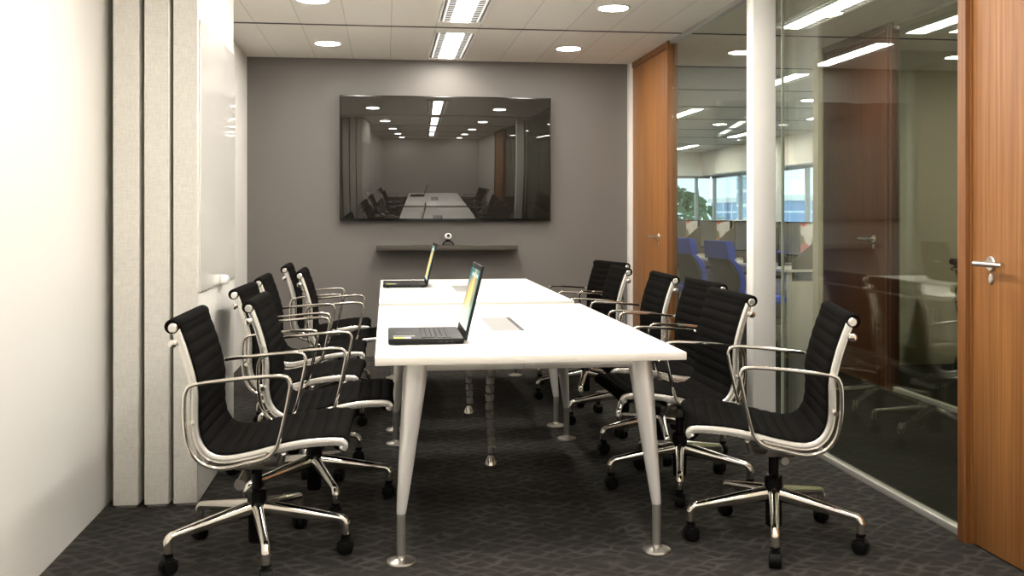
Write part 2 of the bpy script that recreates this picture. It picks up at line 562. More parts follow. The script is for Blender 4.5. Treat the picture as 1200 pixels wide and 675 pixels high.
door('door_1', XR, 2.40, 3.44, 3.27, -1, -1, 'orange teak door at the right edge of the picture')
door('door_2', XR, 7.31, 8.425, 7.585, 1, -1, 'orange teak door at the far end beside the grey wall')
door('door_3', XP, 6.44, 7.49, 6.66, 1, -1, 'reddish brown door across the corridor, darkened in colour for its weaker light', wood='wood_red_dimmed', frame='wood_red_dimmed')
# mirror the frame post of the near door to its visible far edge
f = B()
f.box(XR - 0.045, XR + 0.045, 3.395, 3.447, 0, H, 0.003)
f.box(XR - 0.028, XR + 0.045, 3.383, 3.395, 0, H)
structure(f.build('trim_22', M['wood_dark']), 'teak door post where the glass meets the near door', 'trim')

# ------------------------------------------------------------------ across the corridor and the open office
structure(B().box(XP - 0.02, 6.4, 7.50, 7.68, 0, H).build('wall_across', M['office_wall']), 'pale wall of the room across the corridor', 'wall')
structure(B().box(XP, XP + 0.1, -1.0, 2.2, 0, H).build('wall_corridor', M['office_wall']), 'pale wall along the corridor', 'wall')
structure(B().box(6.3, 6.4, -1.0, 7.5, 0, H).build('wall_side', M['office_wall']), 'far side wall of the room across the corridor', 'wall')
structure(B().box(XR, 6.4, -1.1, -1.0, 0, H).build('wall_end', M['office_wall']), 'end wall of the corridor behind the camera', 'wall')
f = B()
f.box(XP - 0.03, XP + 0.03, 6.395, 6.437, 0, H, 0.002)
structure(f.build('trim_23', M['wood_red_dimmed']), 'dark post beside the door across the corridor', 'trim')
glazing('window_3', XP, 2.2, 6.395, 'glass wall of the room across the corridor')
# window wall of the office
ww = B()
ww.box(XW, XW + 0.2, 7.6, YE, 0, 0.85)
ww.box(XW - 0.25, XW + 0.2, 7.6, YE, 2.05, H)
structure(ww.build('wall_windows', M['trim_white']), 'low sill and deep bulkhead of the office window wall', 'wall')
wf = B()
y = 7.9
while y < YE:
    wf.box(XW + 0.02, XW + 0.09, y - 0.03, y + 0.03, 0.85, 2.05)
    y += 1.575
wf.box(XW + 0.02, XW + 0.09, 7.6, YE, 0.85, 0.90)
wf.box(XW + 0.02, XW + 0.09, 7.6, YE, 2.0, 2.05)
wfo = structure(wf.build('window_4', M['dark_steel']), 'ribbon of office windows along the far side', 'window')
B().box(XW + 0.05, XW + 0.06, 7.6, YE, 0.88, 2.03).build('glass_pane', M['window_glass'], wfo, smooth=False)
we = B()
we.box(XR - .3, XW + 0.2, YE, YE + 0.2, 0, 0.75)
we.box(XR - .3, XW + 0.2, YE - 0.2, YE + 0.2, 2.05, H)
structure(we.build('wall_far', M['trim_white']), 'end wall of the open office with windows', 'wall')
wf = B()
x = 2.3
while x < XW:
    wf.box(x - 0.03, x + 0.03, YE + 0.03, YE + 0.1, 0.75, 2.05)
    x += 1.1
wf.box(XR - .3, XW, YE + 0.03, YE + 0.1, 2.0, 2.05)
wfo = structure(wf.build('window_5', M['dark_steel']), 'windows in the end wall of the open office', 'window')
B().box(XR - .3, XW, YE + 0.05, YE + 0.06, 0.76, 2.04).build('glass_pane', M['window_glass'], wfo, smooth=False)
structure(B().box(XR - 0.15, XR - 0.02, YB + T, YE, 0, H).build('wall_office', M['office_wall']), 'wall of the open office behind the meeting room', 'wall')
structure(B().box(6.60, 6.74, 16.0, 16.2, 0, H, 0.01).build('pillar', M['trim_white']), 'white square pillar beside the office windows', 'pillar')

# ------------------------------------------------------------------ ceiling lights
def make_troffer():
    r = empty('ceiling_light')
    w, L = 0.157, 0.60
    f = B()
    z0, z1 = -0.012, 0.0
    for sx in (-1, 1):
        f.box(min(sx * w, sx * (w - 0.018)), max(sx * w, sx * (w - 0.018)), -L, L, z0, z1, 0.002)
    for sy in (-1, 1):
        f.box(-w, w, min(sy * L, sy * (L - 0.02)), max(sy * L, sy * (L - 0.02)), z0, z1, 0.002)
    f.build('frame', M['troffer_white'], r)
    B().box(-w + 0.018, w - 0.018, -L + 0.02, L - 0.02, -0.004, 0.0).build('housing', M['dark_recess'], r)
    B().box(-0.062, 0.062, -L + 0.022, L - 0.022, -0.0105, -0.0045, 0.001).build('diffuser', M['lamp'], r)
    lv = B()
    for sx in (-1, 1):
        a, b = sorted((sx * 0.122, sx * 0.130))
        lv.box(a, b, -L + 0.022, L - 0.022, -0.011, -0.004)
        lv.mi = 1
        for k in range(20):
            y = -L + 0.05 + k * (2 * L - 0.1) / 19
            a, b = sorted((sx * 0.070, sx * 0.112))
            lv.box(a, b, y - 0.016, y + 0.016, -0.0105, -0.0045)
        lv.mi = 0
    lv.build('louvre', [M['louvre'], M['louvre_dark']], r)
    rf = B()
    for sx in (-1, 1):
        a, b = sorted((sx * 0.063, sx * 0.121))
        rf.box(a, b, -L + 0.022, L - 0.022, -0.008, -0.0045)
    rf.build('reflector', M['reflector'], r)
    return r

def make_downlight():
    r = empty('downlight')
    B().lathe([(0.112, 0.0), (0.112, -0.004), (0.108, -0.007), (0.094, -0.007), (0.094, 0.0)], 40, cap=False).build('trim_ring', M['troffer_white'], r)
    B().lathe([(0.094, -0.0045), (0.090, -0.0055)], 40).build('lens', M['down_lamp'], r)
    return r

troffer = make_troffer()
down = make_downlight()
first = [True, True]
def place_troffer(x, y, label, group):
    o = troffer if first[0] else copy_tree(troffer)
    first[0] = False
    o.location = (x, y, H)
    tag(o, label, 'ceiling light', group)
    return o
def place_down(x, y, label, group):
    o = down if first[1] else copy_tree(down)
    first[1] = False
    o.location = (x, y, H)
    tag(o, label, 'downlight', group)
    return o
TX = 0.508
place_troffer(TX, 7.745, 'long recessed louvred ceiling light nearest the grey wall above the television', 'troffers over the table')
place_troffer(TX, 6.17, 'recessed louvred ceiling light cut by the top edge of the picture', 'troffers over the table')
for k in range(2, 5):
    place_troffer(TX, 7.745 - 1.575 * k, 'recessed louvred ceiling light seen only reflected in the dark screen', 'reflected troffers')
for x, side in ((-0.447, 'left'), (1.456, 'right')):
    place_down(x, 7.755, 'round downlight on the %s of the ceiling, nearest the grey wall' % side, 'round downlights')
    place_down(x, 6.19, 'round downlight on the %s of the ceiling, at the top edge of the picture' % side, 'round downlights')
    for k in range(2, 6):
        place_down(x, 7.755 - 1.57 * k, 'round downlight seen only reflected in the dark screen', 'reflected downlights')
place_troffer(2.86, 6.10, 'recessed louvred light in the corridor ceiling beyond the glass', 'office lights')
place_troffer(4.9, 5.6, 'unseen louvred light added to brighten the room across the corridor', 'office lights')  # no such lamp in view, added to light the wall there
k = 0
for x in (3.9, 5.9):
    for y in (9.4, 12.5, 15.7, 18.8):
        nth = ('nearest', 'second', 'third', 'farthest')[int((y - 9) / 3.1)]
        place_troffer(x, y, 'recessed louvred office light, %s of the row %s' % (nth, 'over the desks' if x < 5 else 'by the windows'), 'office lights')
for y, nth in ((10.9, 'nearer'), (14.0, 'middle'), (17.2, 'farther')):
    place_down(4.9, y, 'round office downlight, %s of the three between the light rows' % nth, 'office downlights')

# ------------------------------------------------------------------ sliding wall panels and board
XS = [(-1.125, -1.020, 'leftmost'), (-1.000, -0.898, 'middle'), (-0.883, -0.782, 'rightmost')]
for (a, b, nm) in XS:
    p = B().box(a, b, 4.255, 5.235, 0.008, H - 0.005, 0.004, 1).build('sliding_wall_panel', M['panel_fabric'])
    tag(p, 'tall beige fabric sliding wall panel, %s of the three stacked at the left wall' % nm, 'wall panel', 'stacked sliding panels')
    e = B().box(a + 0.012, b - 0.012, 4.262, 5.228, 0.0, 0.010).build('floor_seal', M['panel_edge'], p)
    e = B()
    for yy in (4.45, 5.04):
        e.box((a + b) / 2 - 0.012, (a + b) / 2 + 0.012, yy - 0.05, yy + 0.05, H - 0.006, H)
    e.build('track_hanger', M['dark_steel'], p)
bd = B().box(-0.7815, -0.7735, 4.275, 5.225, 0.893, 2.045, 0.0015, 1).build('glass_whiteboard', M['board_glass'])
tag(bd, 'tall glossy glass whiteboard fixed to the side of the rightmost fabric panel', 'whiteboard')
cl = B()
cl.box(-0.7735, -0.745, 4.74, 4.80, 0.895, 0.935, 0.006)
cl.lathe([(0.012, 0), (0.016, 0.02), (0.010, 0.035)], 14, rotm('X', 0.4, (-0.755, 4.83, 0.895)))
cl.build('pen_clip', M['sticker_white'], bd)

# ------------------------------------------------------------------ television and shelf
tv = empty('television', (0.5185, 8.468, 1.7))
tag(tv, 'large dark wall television reflecting the room', 'television')
TA = math.radians(1.6)
b = B(); b.box(-0.907, 0.907, -0.022, 0.022, -0.535, 0.535, 0.004)
o = b.build('cabinet', M['tv_black'], tv); o.rotation_euler = (TA, 0, 0)
o.location = (0, -0.012, 0)
# front sheet, very slightly bowed towards the room
t = bmesh.new()
nx, nz = 48, 28
RH, RV = 9.0, 6.0
def bow(x, z):
    return -0.0235 - ((0.893 ** 2 - x * x) / (2 * RH) + (0.518 ** 2 - z * z) / (2 * RV))
g = [[t.verts.new((-0.893 + 1.786 * i / nx, bow(-0.893 + 1.786 * i / nx, -0.518 + 1.036 * j / nz), 0.005 - 0.518 + 1.036 * j / nz)) for j in range(nz + 1)] for i in range(nx + 1)]
for i in range(nx):
    for j in range(nz):
        t.faces.new((g[i][j], g[i + 1][j], g[i + 1][j + 1], g[i][j + 1]))
ext = bmesh.ops.extrude_face_region(t, geom=list(t.faces))
for v in [q for q in ext['geom'] if isinstance(q, bmesh.types.BMVert)]: v.co.y = -0.0215
s = B(); s.add(t)
s.build('screen', M['tv_screen'], o)
B().box(-0.3, 0.3, 0.0, 0.045, -0.25, 0.25, 0.003).build('wall_bracket', M['dark_steel'], tv)

sh = B().box(-0.078, 1.12, 8.30, YB, 0.917, 0.957, 0.003).build('wall_shelf', M['shelf'])
tag(sh, 'long dark floating shelf under the television', 'shelf')
wc = empty('conference_camera', (0.53, 8.40, 0.957))
tag(wc, 'small white ball camera on a dark arched foot on the shelf', 'camera')
b = B()
b.tube([(0.045 * math.cos(a), 0, 0.004 + 0.032 * math.sin(a)) for a in [PI * k / 12 for k in range(13)]], 0.006, 8)
b.lathe([(0.016, 0.034), (0.018, 0.045), (0.012, 0.052)], 16)
b.box(-0.05, 0.05, -0.02, 0.02, 0, 0.005, 0.002)
b.build('foot', M['black_plastic'], wc)
b = B()
b.lathe([(0.004, 0.050), (0.018, 0.053), (0.028, 0.064), (0.031, 0.077), (0.028, 0.090), (0.018, 0.100), (0.005, 0.104)], 24)
hd = b.build('camera_head', M['sticker_white'], wc)
B().lathe([(0.014, 0), (0.013, 0.008), (0.006, 0.010)], 18, rotm('X', PI / 2, (0, -0.026, 0.084))).build('lens', M['black_gloss'], hd)

# ------------------------------------------------------------------ tables
TZ = 0.73
def make_table(name, y0, y1, fy0, fy1, label, tray_y):
    x0, x1 = -0.037, 1.066
    r = empty(name, (0, 0, 0))
    b = B(); b.box(x0, x1, y0, y1, TZ - 0.028, TZ, 0.0025, 2)
    top = b.build('tabletop', [M['laminate'], M['laminate_edge']], r)
    for p in top.data.polygons:
        if abs(p.normal.z) < 0.5: p.material_index = 1
    px0, px1 = x0 + 0.091, x1 - 0.091
    # under frame
    b = B()
    for yy in (fy0 + 0.03, fy1 - 0.03):
        b.box(px0 + 0.06, px1 - 0.06, yy - 0.02, yy + 0.02, TZ - 0.062, TZ - 0.028, 0.003)
    b.box(0.49, 0.53, fy0, fy1, TZ - 0.060, TZ - 0.029, 0.003)
    b.build('frame', M['leg_silver'], r)
    for (fx, sx) in ((px0, 1), (px1, -1)):
        for (fy, sy) in ((fy0, 1), (fy1, -1)):
            b = B()
            tx, ty = fx + sx * 0.055, fy + sy * 0.035
            rings = []
            for t in [0, .02, .1, .3, .5, .7, .9, .98, 1.0]:
                cx, cy = fx + (tx - fx) * t, fy + (ty - fy) * t
                z = 0.172 + (TZ - 0.028 - 0.172) * t
                rx = 0.017 + 0.029 * t ** 0.9
                ry = 0.017 + 0.020 * t
                rings.append([(cx + rx * math.cos(2 * PI * k / 20), cy + ry * math.sin(2 * PI * k / 20), z) for k in range(20)])
            b.loft(rings)
            lg = b.build('leg', M['leg_silver'], r)
            st = B().lathe([(0.0155, 0.012), (0.0155, 0.176)], 18, Matrix.Translation((fx, fy, 0)))
            st.build('leg_stub', M['leg_stub'], lg)
            ft = B().lathe([(0.049, 0.0), (0.053, 0.003), (0.051, 0.009), (0.032, 0.014), (0.018, 0.018), (0.016, 0.026)], 28, Matrix.Translation((fx, fy, 0)))
            ft.build('foot', M['satin'], lg)
    # flush cable flap
    b = B().box(0.447, 0.568, tray_y[0], tray_y[1], TZ - 0.002, TZ + 0.0004, 0.0003, 1)
    fl = b.build('cable_flap', M['flap'], r)
    B().box(0.568, 0.586, tray_y[0], tray_y[1] - 0.005, TZ - 0.002, TZ + 0.0005).build('slot', M['slot'], fl)
    return r
t1 = make_table('conference_table', 3.394, 5.324, 3.467, 5.253, '', (4.11, 4.65))
tag(t1, 'white rectangular table nearest the camera with tapered silver legs', 'table', 'white conference tables')
t2 = make_table('conference_table', 5.50, 7.434, 5.588, 7.369, '', (6.22, 6.78))
tag(t2, 'white rectangular table farther from the camera, below the television', 'table', 'white conference tables')
def spine(x, y, parent):
    b = B()
    z = TZ - 0.035
    b.lathe([(0.020, z), (0.020, z + 0.006)], 16, Matrix.Translation((x, y, 0)))
    n = 15
    for k in range(n):
        zz = z - 0.005 - k * 0.0415
        dx = 0.006 * math.sin(k * 0.55)
        b.lathe([(0.013, zz - 0.036), (0.021, zz - 0.033), (0.0215, zz - 0.006), (0.014, zz), (0.008, zz + 0.004)], 14, Matrix.Translation((x + dx, y, 0)))
    c = b.build('cable_spine', M['clear_plastic'], parent)
    b = B()
    b.lathe([(0.030, 0.0), (0.032, 0.006), (0.030, 0.026), (0.022, 0.042), (0.014, 0.058)], 18, Matrix.Translation((x, y, 0)))
    b.build('spine_foot', M['chrome'], c)
spine(0.501, 4.70, t1)
spine(0.501, 5.95, t2)

# ------------------------------------------------------------------ laptops
def make_laptop():
    r = empty('laptop')
    D, Wd, hh = 0.285, 0.385, 0.024
    b = B(); b.box(0, D, 0, Wd, 0.004, hh, 0.006, 3)
    for fx_ in (0.02, D - 0.03):
        for fy_ in (0.03, Wd - 0.05):
            b.box(fx_, fx_ + 0.02, fy_, fy_ + 0.015, 0, 0.006)
    base = b.build('base', M['laptop_black'], r)
    k = B()
    for i in range(6):
        for j in range(15):
            x = 0.125 + i * 0.0195; y = 0.022 + j * 0.0228
            k.box(x, x + 0.0165, y, y + 0.0195, hh - 0.001, hh + 0.0022, 0.001, 1)
    k.build('keyboard', M['key_black'], base)
    B().box(0.030, 0.105, 0.14, 0.24, hh - 0.0005, hh + 0.0006).build('touchpad', M['key_black'], base)
    B().box(0.020, 0.060, 0.022, 0.052, hh - 0.0003, hh + 0.0006).build('yellow_sticker', M['yellow'], base)['label'] = 'bright yellow sticker'
    B().box(0.061, 0.085, 0.022, 0.052, hh - 0.0003, hh + 0.0006).build('white_sticker', M['sticker_white'], base)['label'] = 'white sticker'
    B().box(0.018, 0.102, 0.070, 0.105, hh - 0.0003, hh + 0.0006).build('grey_sticker', M['sticker_grey'], base)['label'] = 'grey sticker'
    pt = B()
    for i, w in enumerate((0.014, 0.014, 0.010)):
        pt.box(0.19 + i * 0.022, 0.19 + i * 0.022 + w, -0.0006, 0.002, 0.010, 0.016)
    pt.build('port', M['slot'], base)
    # lid, hinged at the far side (+X), leaning back
    lid = B().box(-0.004, 0.006, 0.0, Wd, 0.0, 0.288, 0.003, 2).build('lid', M['laptop_black'], r)
    lid.location = (D + 0.004, 0, 0.014); lid.rotation_euler = (0, math.radians(13.5), 0)
    B().box(-0.0052, -0.0035, 0.016, Wd - 0.016, 0.034, 0.268).build('screen', M['wallpaper'], lid)
    ic = B()
    for i in range(5):
        ic.box(-0.0058, -0.0050, 0.05 + i * 0.05, 0.075 + i * 0.05, 0.236, 0.250)
    ic.box(-0.0058, -0.0050, 0.016, Wd - 0.016, 0.034, 0.046)
    ic.build('screen_icons', M['icon'], lid)
    B().box(0.0055, 0.0066, 0.16, 0.235, 0.13, 0.142).build('lid_badge', M['satin'], lid)
    hb = B()
    for y in (0.05, Wd - 0.09):
        hb.tube([(D + 0.003, y, 0.015), (D + 0.003, y + 0.04, 0.015)], 0.007)
    hb.build('hinge', M['black_gloss'], r)
    return r
M['icon'] = mat('icon_pale', (0.1, 0.1, 0.1), 0.3, emit=(0.55, 0.62, 0.6), estr=0.6)
lp = make_laptop()
lp.location = (0.010, 3.705, TZ)
tag(lp, 'open black laptop with a golden screen on the nearer table', 'laptop', 'laptops on the tables')
l2 = copy_tree(lp)
l2.location = (-0.017, 6.60, TZ)
tag(l2, 'open black laptop at the far end of the farther table', 'laptop', 'laptops on the tables')

# ------------------------------------------------------------------ meeting chairs
RAIL = [(0.316, 0.430), (0.322, 0.445), (0.300, 0.456), (0.200, 0.453), (0.106, 0.438), (0.010, 0.416), (-0.070, 0.406), (-0.122, 0.420), (-0.155, 0.460), (-0.168, 0.510), (-0.170, 0.570), (-0.172, 0.650), (-0.198, 0.754), (-0.230, 0.845)]
RP = [(p.x, p.y) for p in catmull([(a, b, 0) for a, b in RAIL], 6)]
ARM = [(0.120, 0.684), (0.145, 0.666), (0.142, 0.620), (0.112, 0.480), (0.092, 0.434), (0.060, 0.410), (0.0, 0.396), (-0.080, 0.383), (-0.140, 0.402), (-0.178, 0.450), (-0.194, 0.520), (-0.196, 0.600), (-0.190, 0.640), (-0.165, 0.662), (-0.060, 0.674), (0.040, 0.682)]

def make_chair():
    r = empty('office_chair')
    # upholstery sling with cross ribs
    # arc length of the rail profile between front tip and top
    P = [Vector((x, 0, z)) for x, z in RP[4:]]
    L = [0]
    for a, b in zip(P, P[1:]): L.append(L[-1] + (b - a).length)
    tot = L[-1]
    def at(s):
        for i in range(len(L) - 1):
            if s <= L[i + 1] or i == len(L) - 2:
                t = (s - L[i]) / max(L[i + 1] - L[i], 1e-9)
                return P[i].lerp(P[i + 1], t), (P[i + 1] - P[i]).normalized()
    rib = 0.044
    N = int(tot / rib * 8)
    Y = 0.243
    ring_u, ring_l = [], []
    ys = [-Y, -Y * 0.97, -Y * 0.6, 0, Y * 0.6, Y * 0.97, Y]
    t = bmesh.new()
    rows = []
    for i in range(N + 1):
        s = tot * i / N
        p, d = at(s)
        n = Vector((d.z, 0, -d.x))                 # towards the sitter
        n = n if (n.z + n.x) > 0 else -n
        wv = abs(math.sin(PI * s / rib)) ** 0.45
        row = []
        for yy in ys:
            edge = abs(yy) / Y
            hgt = 0.0165 + 0.0065 * wv * (1 - 0.55 * max(0, edge - 0.95) / 0.05)
            sag = -0.006 * (1 - edge ** 2)
            row.append((p + n * (hgt + sag) + Vector((0, yy, 0)), p - n * (-0.004 + 0.006 * wv) + n * sag + Vector((0, yy, 0))))
        rows.append(row)
    up = [[t.verts.new(q[0]) for q in row] for row in rows]
    lo = [[t.verts.new(q[1]) for q in row] for row in rows]
    k = len(ys)
    for i in range(N):
        for j in range(k - 1):
            t.faces.new((up[i][j], up[i + 1][j], up[i + 1][j + 1], up[i][j + 1]))
            t.faces.new((lo[i][j], lo[i][j + 1], lo[i + 1][j + 1], lo[i + 1][j]))
        t.faces.new((up[i][0], lo[i][0], lo[i + 1][0], up[i + 1][0]))
        t.faces.new((up[i][-1], up[i + 1][-1], lo[i + 1][-1], lo[i][-1]))
    for i, sgn in ((0, 1), (N, -1)):
        for j in range(k - 1):
            t.faces.new((up[i][j], up[i][j + 1], lo[i][j + 1], lo[i][j]))
    b = B(); b.add(t)
    # rolled head and rolled front edge
    b.tube([(-0.238, y, 0.852) for y in (-0.266, -0.262, -0.2, 0, 0.2, 0.262, 0.266)], [0.021, 0.024, 0.025, 0.0255, 0.025, 0.024, 0.021], 20)
    b.tube([(0.306, y, 0.447) for y in (-0.243, 0, 0.243)], 0.021, 16)
    b.build('upholstery', M['upholstery'], r)
    for sy in (-1, 1):
        b = B()
        b.band(RP, sy * 0.249, 0.028, 0.020, 12)
        b.lathe([(0.015, 0), (0.0155, 0.010), (0.012, 0.014)], 20, rotm('X', -sy * PI / 2, (-0.234, sy * 0.258, 0.848)))
        b.build('side_rail', M['polished'], r)
        b = B()
        path = catmull([(x, sy * 0.276, z) for x, z in ARM], 5, True)
        b.band([(p.x, p.z) for p in path], sy * 0.276, 0.0135, 0.018, 10, True)
        # fixing lugs between loop and rail
        for (x, z) in ((0.075, 0.424), (-0.178, 0.53)):
            b.tube([(x, sy * 0.250, z), (x, sy * 0.278, z)], 0.009, 10)
        b.build('armrest', M['chrome'], r)
    b = B()
    b.tube([(-0.236, -0.262, 0.795), (-0.236, 0.262, 0.795)], 0.0085, 12)
    for sy in (-1, 1):
        b.tube([(-0.208, sy * 0.247, 0.797), (-0.236, sy * 0.247, 0.795)], 0.008, 10)
        b.lathe([(0.014, 0), (0.014, 0.012), (0.010, 0.015)], 16, rotm('X', -sy * PI / 2, (-0.236, sy * 0.256, 0.795)))
    b.build('back_stretcher', M['chrome'], r)
    # seat carrier: cast spreader arms under the seat and the tilt box
    b = B()
    b.box(-0.075, 0.075, -0.055, 0.055, 0.318, 0.362, 0.010, 2)
    for sx, zt in ((-0.13, 0.402), (0.12, 0.424)):
        for sy in (-1, 1):
            b.tube([(sx * 0.3, sy * 0.03, 0.345), (sx * 0.8, sy * 0.13, 0.365), (sx, sy * 0.244, zt)], [0.022, 0.015, 0.010], 10)
    b.build('seat_carrier', M['dark_steel'], r)
    b = B()
    b.tube([(-0.035, -0.15, 0.298), (-0.035, 0.05, 0.305)], 0.015, 14)
    b.tube([(-0.035, -0.165, 0.2975), (-0.035, -0.148, 0.298)], 0.019, 16)
    b.build('tension_knob', M['satin'], r)
    b = B()
    b.lathe([(0.026, 0.050), (0.030, 0.055), (0.031, 0.150), (0.034, 0.152), (0.034, 0.235), (0.030, 0.240), (0.019, 0.242), (0.019, 0.325)], 24)
    b.build('gas_column', M['black_gloss'], r)
    # five legs, each with its caster
    leg0 = None
    for k in range(5):
        if leg0 is None:
            b = B()
            rings = []
            for t_ in [0, .1, .25, .45, .65, .82, .92]:
                x = 0.022 + t_ * 0.295
                zc = 0.172 - 0.044 * t_
                hw = 0.0205 - 0.0055 * t_
                hh = 0.030 - 0.0165 * t_
                rings.append([(x, hw * math.cos(2 * PI * q / 14), zc + hh * math.sin(2 * PI * q / 14)) for q in range(14)])
            # bend down to the stem
            for a in (25, 50, 75, 90):
                an = math.radians(a)
                cx, cz = 0.293, 0.107
                R_ = 0.0245
                px, pz = cx + R_ * math.sin(an), cz + R_ * math.cos(an)
                tx_, tz_ = math.cos(an), -math.sin(an)
                nx_, nz_ = math.sin(an), math.cos(an)
                rr = 0.0145 + 0.0025 * a / 90
                rings.append([(px + nx_ * rr * math.sin(2 * PI * q / 14), rr * math.cos(2 * PI * q / 14), pz + nz_ * rr * math.sin(2 * PI * q / 14)) for q in range(14)])
            rings.append([(0.3175 + 0.0165 * math.sin(2 * PI * q / 14), 0.0165 * math.cos(2 * PI * q / 14), 0.075) for q in range(14)])
            b.loft(rings)
            leg0 = b.build('leg', M['chrome'], r)
            c = B()
            X0 = 0.3175
            c.lathe([(0.017, 0.066), (0.0185, 0.069), (0.0185, 0.074), (0.013, 0.078)], 16, Matrix.Translation((X0, 0, 0)))
            for sy in (-1, 1):
                c.lathe([(0.014, -0.009), (0.024, -0.0085), (0.0268, -0.004), (0.0268, 0.004), (0.022, 0.0095), (0.010, 0.011)], 22, rotm('X', -sy * PI / 2, (X0 - 0.004, sy * 0.0115, 0.0268)))
            c.box(X0 - 0.018, X0 + 0.012, -0.009, 0.009, 0.03, 0.066, 0.005)
            # hood over the wheels
            hood = []
            for a in range(-40, 151, 19):
                an = math.radians(a)
                R_ = 0.030
                px, pz = X0 - 0.004 + R_ * math.cos(an), 0.0268 + R_ * math.sin(an)
                hood.append((px, pz))
            c.band(hood, 0, 0.004, 0.040, 8)
            c.build('caster', M['black_plastic'], leg0)
            leg0.rotation_euler = (0, 0, 0)
        else:
            l = copy_tree(leg0, r)
            l.rotation_euler = (0, 0, 2 * PI * k / 5)
    return r

chair = make_chair()
used = [False]
def place_chair(x, y, deg, base, label, group='black chairs around the table'):
    c = chair if not used[0] else copy_tree(chair)
    used[0] = True
    c.location = (x, y, 0)
    c.rotation_euler = (0, 0, math.radians(deg))
    n = 0
    for ch in [q for q in bpy.data.objects if q.parent == c and q.name.startswith('leg')]:
        ch.rotation_euler = (0, 0, 2 * PI * n / 5 + math.radians(base)); n += 1
    tag(c, label, 'chair', group)
    return c
pre = 'black ribbed chair, '
CH = [(-0.458, 3.607, -0.6, -5, pre + 'nearest the camera on the left of the table'),
      (-0.303, 4.261, -0.5, 2, pre + 'second from the camera on the left, pushed under the table'),
      (-0.448, 4.911, -2.5, 0, pre + 'third from the camera on the left side'),
      (-0.448, 5.690, 0.4, 8, pre + 'fourth from the camera on the left side'),
      (-0.285, 6.322, 0.5, 4, pre + 'fifth from the camera on the left, pushed under the far table'),
      (-0.439, 6.952, 1.0, -4, pre + 'farthest from the camera on the left side'),
      (1.450, 3.542, 164.6, 12, pre + 'nearest the camera on the right, turned from the table'),
      (1.311, 4.280, 180.1, 1, pre + 'second from the camera on the right, in front of the white post'),
      (1.416, 4.947, 181.4, 6, pre + 'third from the camera on the right side'),
      (1.384, 5.612, 178.5, 0, pre + 'fourth from the camera on the right, before the far wooden door'),
      (1.316, 6.407, 178.0, 3, pre + 'fifth from the camera on the right side'),
      (1.413, 7.010, 193.0, -6, pre + 'farthest from the camera on the right, before the grey wall')]
for a in CH: place_chair(*a)
place_chair(4.66, 6.95, 4, 10, pre + 'behind the glass in the room across the corridor', 'chair across the corridor')

# ------------------------------------------------------------------ open office: desks, screens, monitors, blue chairs
def make_desk(y):
    r = empty('desk', (0, y, 0))
    B().box(3.52, 4.25, -0.59, 0.59, 0.705, 0.73, 0.004).build('desktop', M['laminate'], r)
    for x in (3.58, 4.18):
        for yy in (-0.54, 0.54):
            B().box(x - 0.025, x + 0.025, yy - 0.02, yy + 0.02, 0, 0.705, 0.003).build('leg', M['cabinet'], r)
    B().box(4.12, 4.14, -0.52, 0.52, 0.25, 0.66, 0.002).build('modesty_panel', M['cabinet'], r)
    make_pedestal(-0.34, r)
    return r
def make_screen(y):
    r = B().box(4.27, 4.31, y - 0.59, y + 0.59, 0.0, 1.14, 0.008).build('desk_screen', M['screen_fabric'])
    t = bmesh.new()
    pr = [(3.60, 0.73), (3.60, 0.80), (3.98, 1.12), (4.27, 1.12), (4.27, 0.73)]
    a = [t.verts.new((x, y - 0.590, z + 0.0005)) for x, z in pr]
    c = [t.verts.new((x, y - 0.565, z + 0.0005)) for x, z in pr]
    t.faces.new(a); t.faces.new(list(reversed(c)))
    for k in range(5): t.faces.new((a[k], a[(k + 1) % 5], c[(k + 1) % 5], c[k]))
    d = B(); d.add(t); d.build('side_divider', M['screen_fabric'], r)
    return r
def make_monitor():
    r = empty('monitor')
    b = B(); b.box(-0.012, 0.018, -0.27, 0.27, 0.09, 0.42, 0.006)
    c = b.build('casing', M['black_plastic'], r)
    B().box(-0.0145, -0.011, -0.258, 0.258, 0.105, 0.408).build('screen', M['flower_screen'], c)
    b = B()
    b.box(0.018, 0.032, -0.03, 0.03, 0.01, 0.26, 0.004)
    b.box(-0.08, 0.10, -0.12, 0.12, 0, 0.012, 0.004)
    b.build('stand', M['dark_steel'], r)
    return r
def make_pedestal(y, desk):
    r = B().box(0, 0.50, -0.2, 0.2, 0.0, 0.62, 0.004).build('drawer_pedestal', M['cabinet'], desk)
    r.location = (3.58, y, 0)
    for z0, z1 in ((0.03, 0.27), (0.28, 0.44), (0.45, 0.61)):
        B().box(-0.018, 0.0, -0.195, 0.195, z0, z1, 0.003).build('drawer', M['cabinet'], r)
    return r
mon0 = make_monitor()
DY = [(8.95, 'nearest the camera'), (10.15, 'second from the camera'), (11.35, 'third from the camera'), (12.55, 'farthest from the camera')]
for i, (y, nm) in enumerate(DY):
    tag(make_desk(y), 'white office desk beyond the glass, %s' % nm, 'desk', 'office desks')
    tag(make_screen(y), 'grey fabric screen behind an office desk, %s' % nm, 'screen', 'desk screens')
    m_ = mon0 if i == 0 else copy_tree(mon0)
    m_.location = (3.93, y + 0.02, 0.73); m_.rotation_euler = (0, 0, math.radians(22))
    tag(m_, 'black monitor with a red and white picture on the desk %s' % nm, 'monitor', 'office monitors')
pt = empty('potted_flower', (3.72, 8.90, 0.73))
tag(pt, 'violet flower in a black pot on the nearest office desk', 'plant')
B().lathe([(0.030, 0), (0.042, 0.09), (0.042, 0.095), (0.034, 0.09)], 18).build('pot', M['pot_black'], pt)
b = B()
